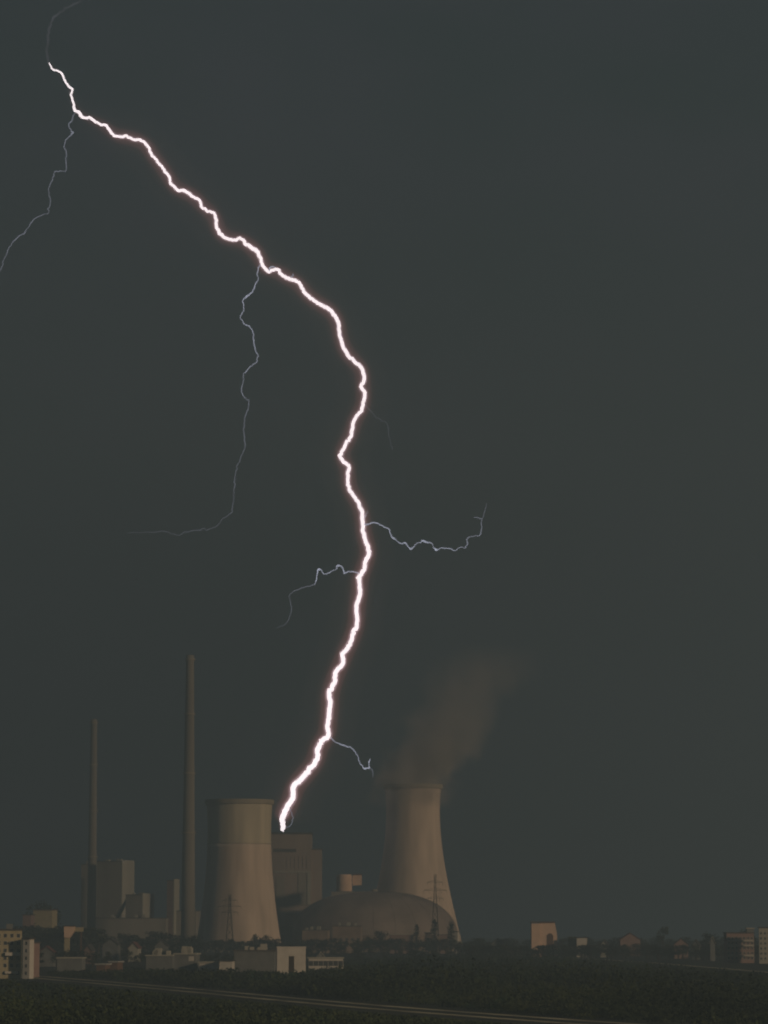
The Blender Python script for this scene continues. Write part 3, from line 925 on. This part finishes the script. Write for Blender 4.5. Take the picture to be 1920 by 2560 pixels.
branch(B1, 11, 1.7, .26, .26, 150, [(62, 582, .2), (183, 332, .1)])
branch(B2[:36], 12, 1.9, .50, .30, 60, [(616, 741, .2)])
branch(B2[35:], 13, 1.7, .17, .06, 60)
branch(B3, 14, 2.0, .50, .26, -150, [(1089, 1375, 1.2), (1060, 1353, .5), (1028, 1373, .3), (984, 1346, .3)])
branch(B3b, 15, 1.6, .14, .08, -20)
branch(B4[:19], 16, 2.0, .50, .42, 60, [(846, 1414, .5), (797, 1423, .5), (790, 1448, .35)])
branch(B4[18:], 17, 1.7, .20, .07, 40)
branch(B5, 18, 1.9, .35, .50, 60, [(923, 1921, .5), (912, 1922, .4), (924, 1905, .5)])
branch(B5b, 19, 2.2, .14, .08, 10)
branch(B6, 20, 1.8, .085, .07, 60)
branch(B7, 21, 1.4, .22, .24, -8)
branch(B8, 22, 1.6, .55, .30, 10)
branch(B9, 23, 4.0, .052, .046, 80)
branch(B10, 24, 1.8, .7, .6, -5)
branch(B11, 25, 1.8, .6, .45, -5)

# bolt's scattered halo in the haze, added as nested tubes of evenly emitting volume
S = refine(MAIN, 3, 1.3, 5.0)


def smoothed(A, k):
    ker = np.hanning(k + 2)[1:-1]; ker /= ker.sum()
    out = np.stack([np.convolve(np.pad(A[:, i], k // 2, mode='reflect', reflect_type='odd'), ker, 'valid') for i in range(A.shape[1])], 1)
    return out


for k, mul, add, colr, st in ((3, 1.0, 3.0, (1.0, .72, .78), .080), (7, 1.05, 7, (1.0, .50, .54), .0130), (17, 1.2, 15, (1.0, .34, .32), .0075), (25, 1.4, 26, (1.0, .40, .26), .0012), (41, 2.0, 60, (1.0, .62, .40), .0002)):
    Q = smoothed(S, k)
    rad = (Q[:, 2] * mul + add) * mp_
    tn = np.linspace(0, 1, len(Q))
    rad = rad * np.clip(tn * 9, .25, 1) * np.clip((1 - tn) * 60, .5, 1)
    tube("glow", to3(Q), rad, vol_emis("bolt_halo", colr, st), bolt, 16)

# ------------------------------------------------------------------ steam plume
def plume():
    m = bpy.data.materials.new("steam"); m.use_nodes = True
    t = m.node_tree; t.nodes.clear()
    N = t.nodes.new; Lk = t.links.new
    out = N("ShaderNodeOutputMaterial")
    pv = N("ShaderNodeVolumePrincipled")
    pv.inputs['Color'].default_value = (0.93, 0.90, 0.86, 1)
    pv.inputs['Anisotropy'].default_value = -0.25
    Lk(pv.outputs[0], out.inputs['Volume'])
    tcn = N("ShaderNodeTexCoord"); sep = N("ShaderNodeSeparateXYZ"); Lk(tcn.outputs['Object'], sep.inputs[0])

    def ma(op, a, b=None, c=None):
        n = N("ShaderNodeMath"); n.operation = op
        for i, v in enumerate((a, b, c)):
            if v is None: continue
            if isinstance(v, (int, float)): n.inputs[i].default_value = v
            else: Lk(v, n.inputs[i])
        return n.outputs[0]
    z = sep.outputs['Z']
    zz = ma('MAXIMUM', z, 0)
    ax = ma('MULTIPLY_ADD', ma('POWER', zz, 1.0), 0.60, 0.0)
    dx = ma('SUBTRACT', sep.outputs['X'], ax)
    rr = ma('SQRT', ma('ADD', ma('MULTIPLY', dx, dx), ma('MULTIPLY', sep.outputs['Y'], sep.outputs['Y'])))
    rad = ma('MULTIPLY_ADD', zz, 0.13, 40.0)
    q = ma('DIVIDE', rr, rad)
    no = N("ShaderNodeTexNoise"); no.inputs['Scale'].default_value = 0.042; no.inputs['Detail'].default_value = 5
    Lk(tcn.outputs['Object'], no.inputs['Vector'])
    q2 = ma('ADD', q, ma('MULTIPLY', ma('SUBTRACT', no.outputs['Fac'], 0.5), 2.0))
    body = ma('MINIMUM', ma('MAXIMUM', ma('MULTIPLY', ma('SUBTRACT', 1.0, q2), 1.35), 0), 1)
    hf = ma('MAXIMUM', ma('SUBTRACT', 1.0, ma('DIVIDE', zz, 138.0)), 0)
    hf = ma('ADD', ma('MULTIPLY', hf, 0.75), ma('MULTIPLY', ma('POWER', hf, 5.0), 1.3))
    bot = ma('MINIMUM', ma('MAXIMUM', ma('MULTIPLY', ma('ADD', z, 22), .033), 0), 1)
    Lk(ma('MULTIPLY', ma('MULTIPLY', ma('MULTIPLY', body, hf), bot), 0.040), pv.inputs['Density'])
    mb = MB(); n = 24; rings = []
    for z_ in np.linspace(-24, 152, 14):
        r_ = (40 + .13 * max(z_, 0)) * 1.5
        for k in range(n):
            a = k * math.tau / n
            mb.v.append((.6 * max(z_, 0) + r_ * math.cos(a), r_ * math.sin(a), z_))
    for i in range(13):
        for k in range(n):
            k2 = (k + 1) % n
            mb.f.append((i * n + k, i * n + k2, (i + 1) * n + k2, (i + 1) * n + k))
    mb.f.append(tuple(range(n - 1, -1, -1))); mb.f.append(tuple(range(13 * n, 14 * n)))
    o = mb.build("steam_plume", m)
    o.location = (t2x, 3080, t2z - 1)
    tag(o, "faint brownish steam plume drifting up to the right from the right cooling tower", "steam")


plume()

# ------------------------------------------------------------------ haze
hm = bpy.data.materials.new("haze"); hm.use_nodes = True
t = hm.node_tree; t.nodes.clear()
pv = t.nodes.new("ShaderNodeVolumePrincipled")
pv.inputs['Color'].default_value = (0.247, 0.383, 0.518, 1)
pv.inputs['Density'].default_value = 0.00042
pv.inputs['Anisotropy'].default_value = 0.0
oo = t.nodes.new("ShaderNodeOutputMaterial"); t.links.new(pv.outputs[0], oo.inputs['Volume'])
hz = MB().box(-1600, 1600, -200, 7100, -1.0, 1100).build("haze", hm)
tag(hz, "thin grey storm haze over the whole plain", "haze", kind='stuff')
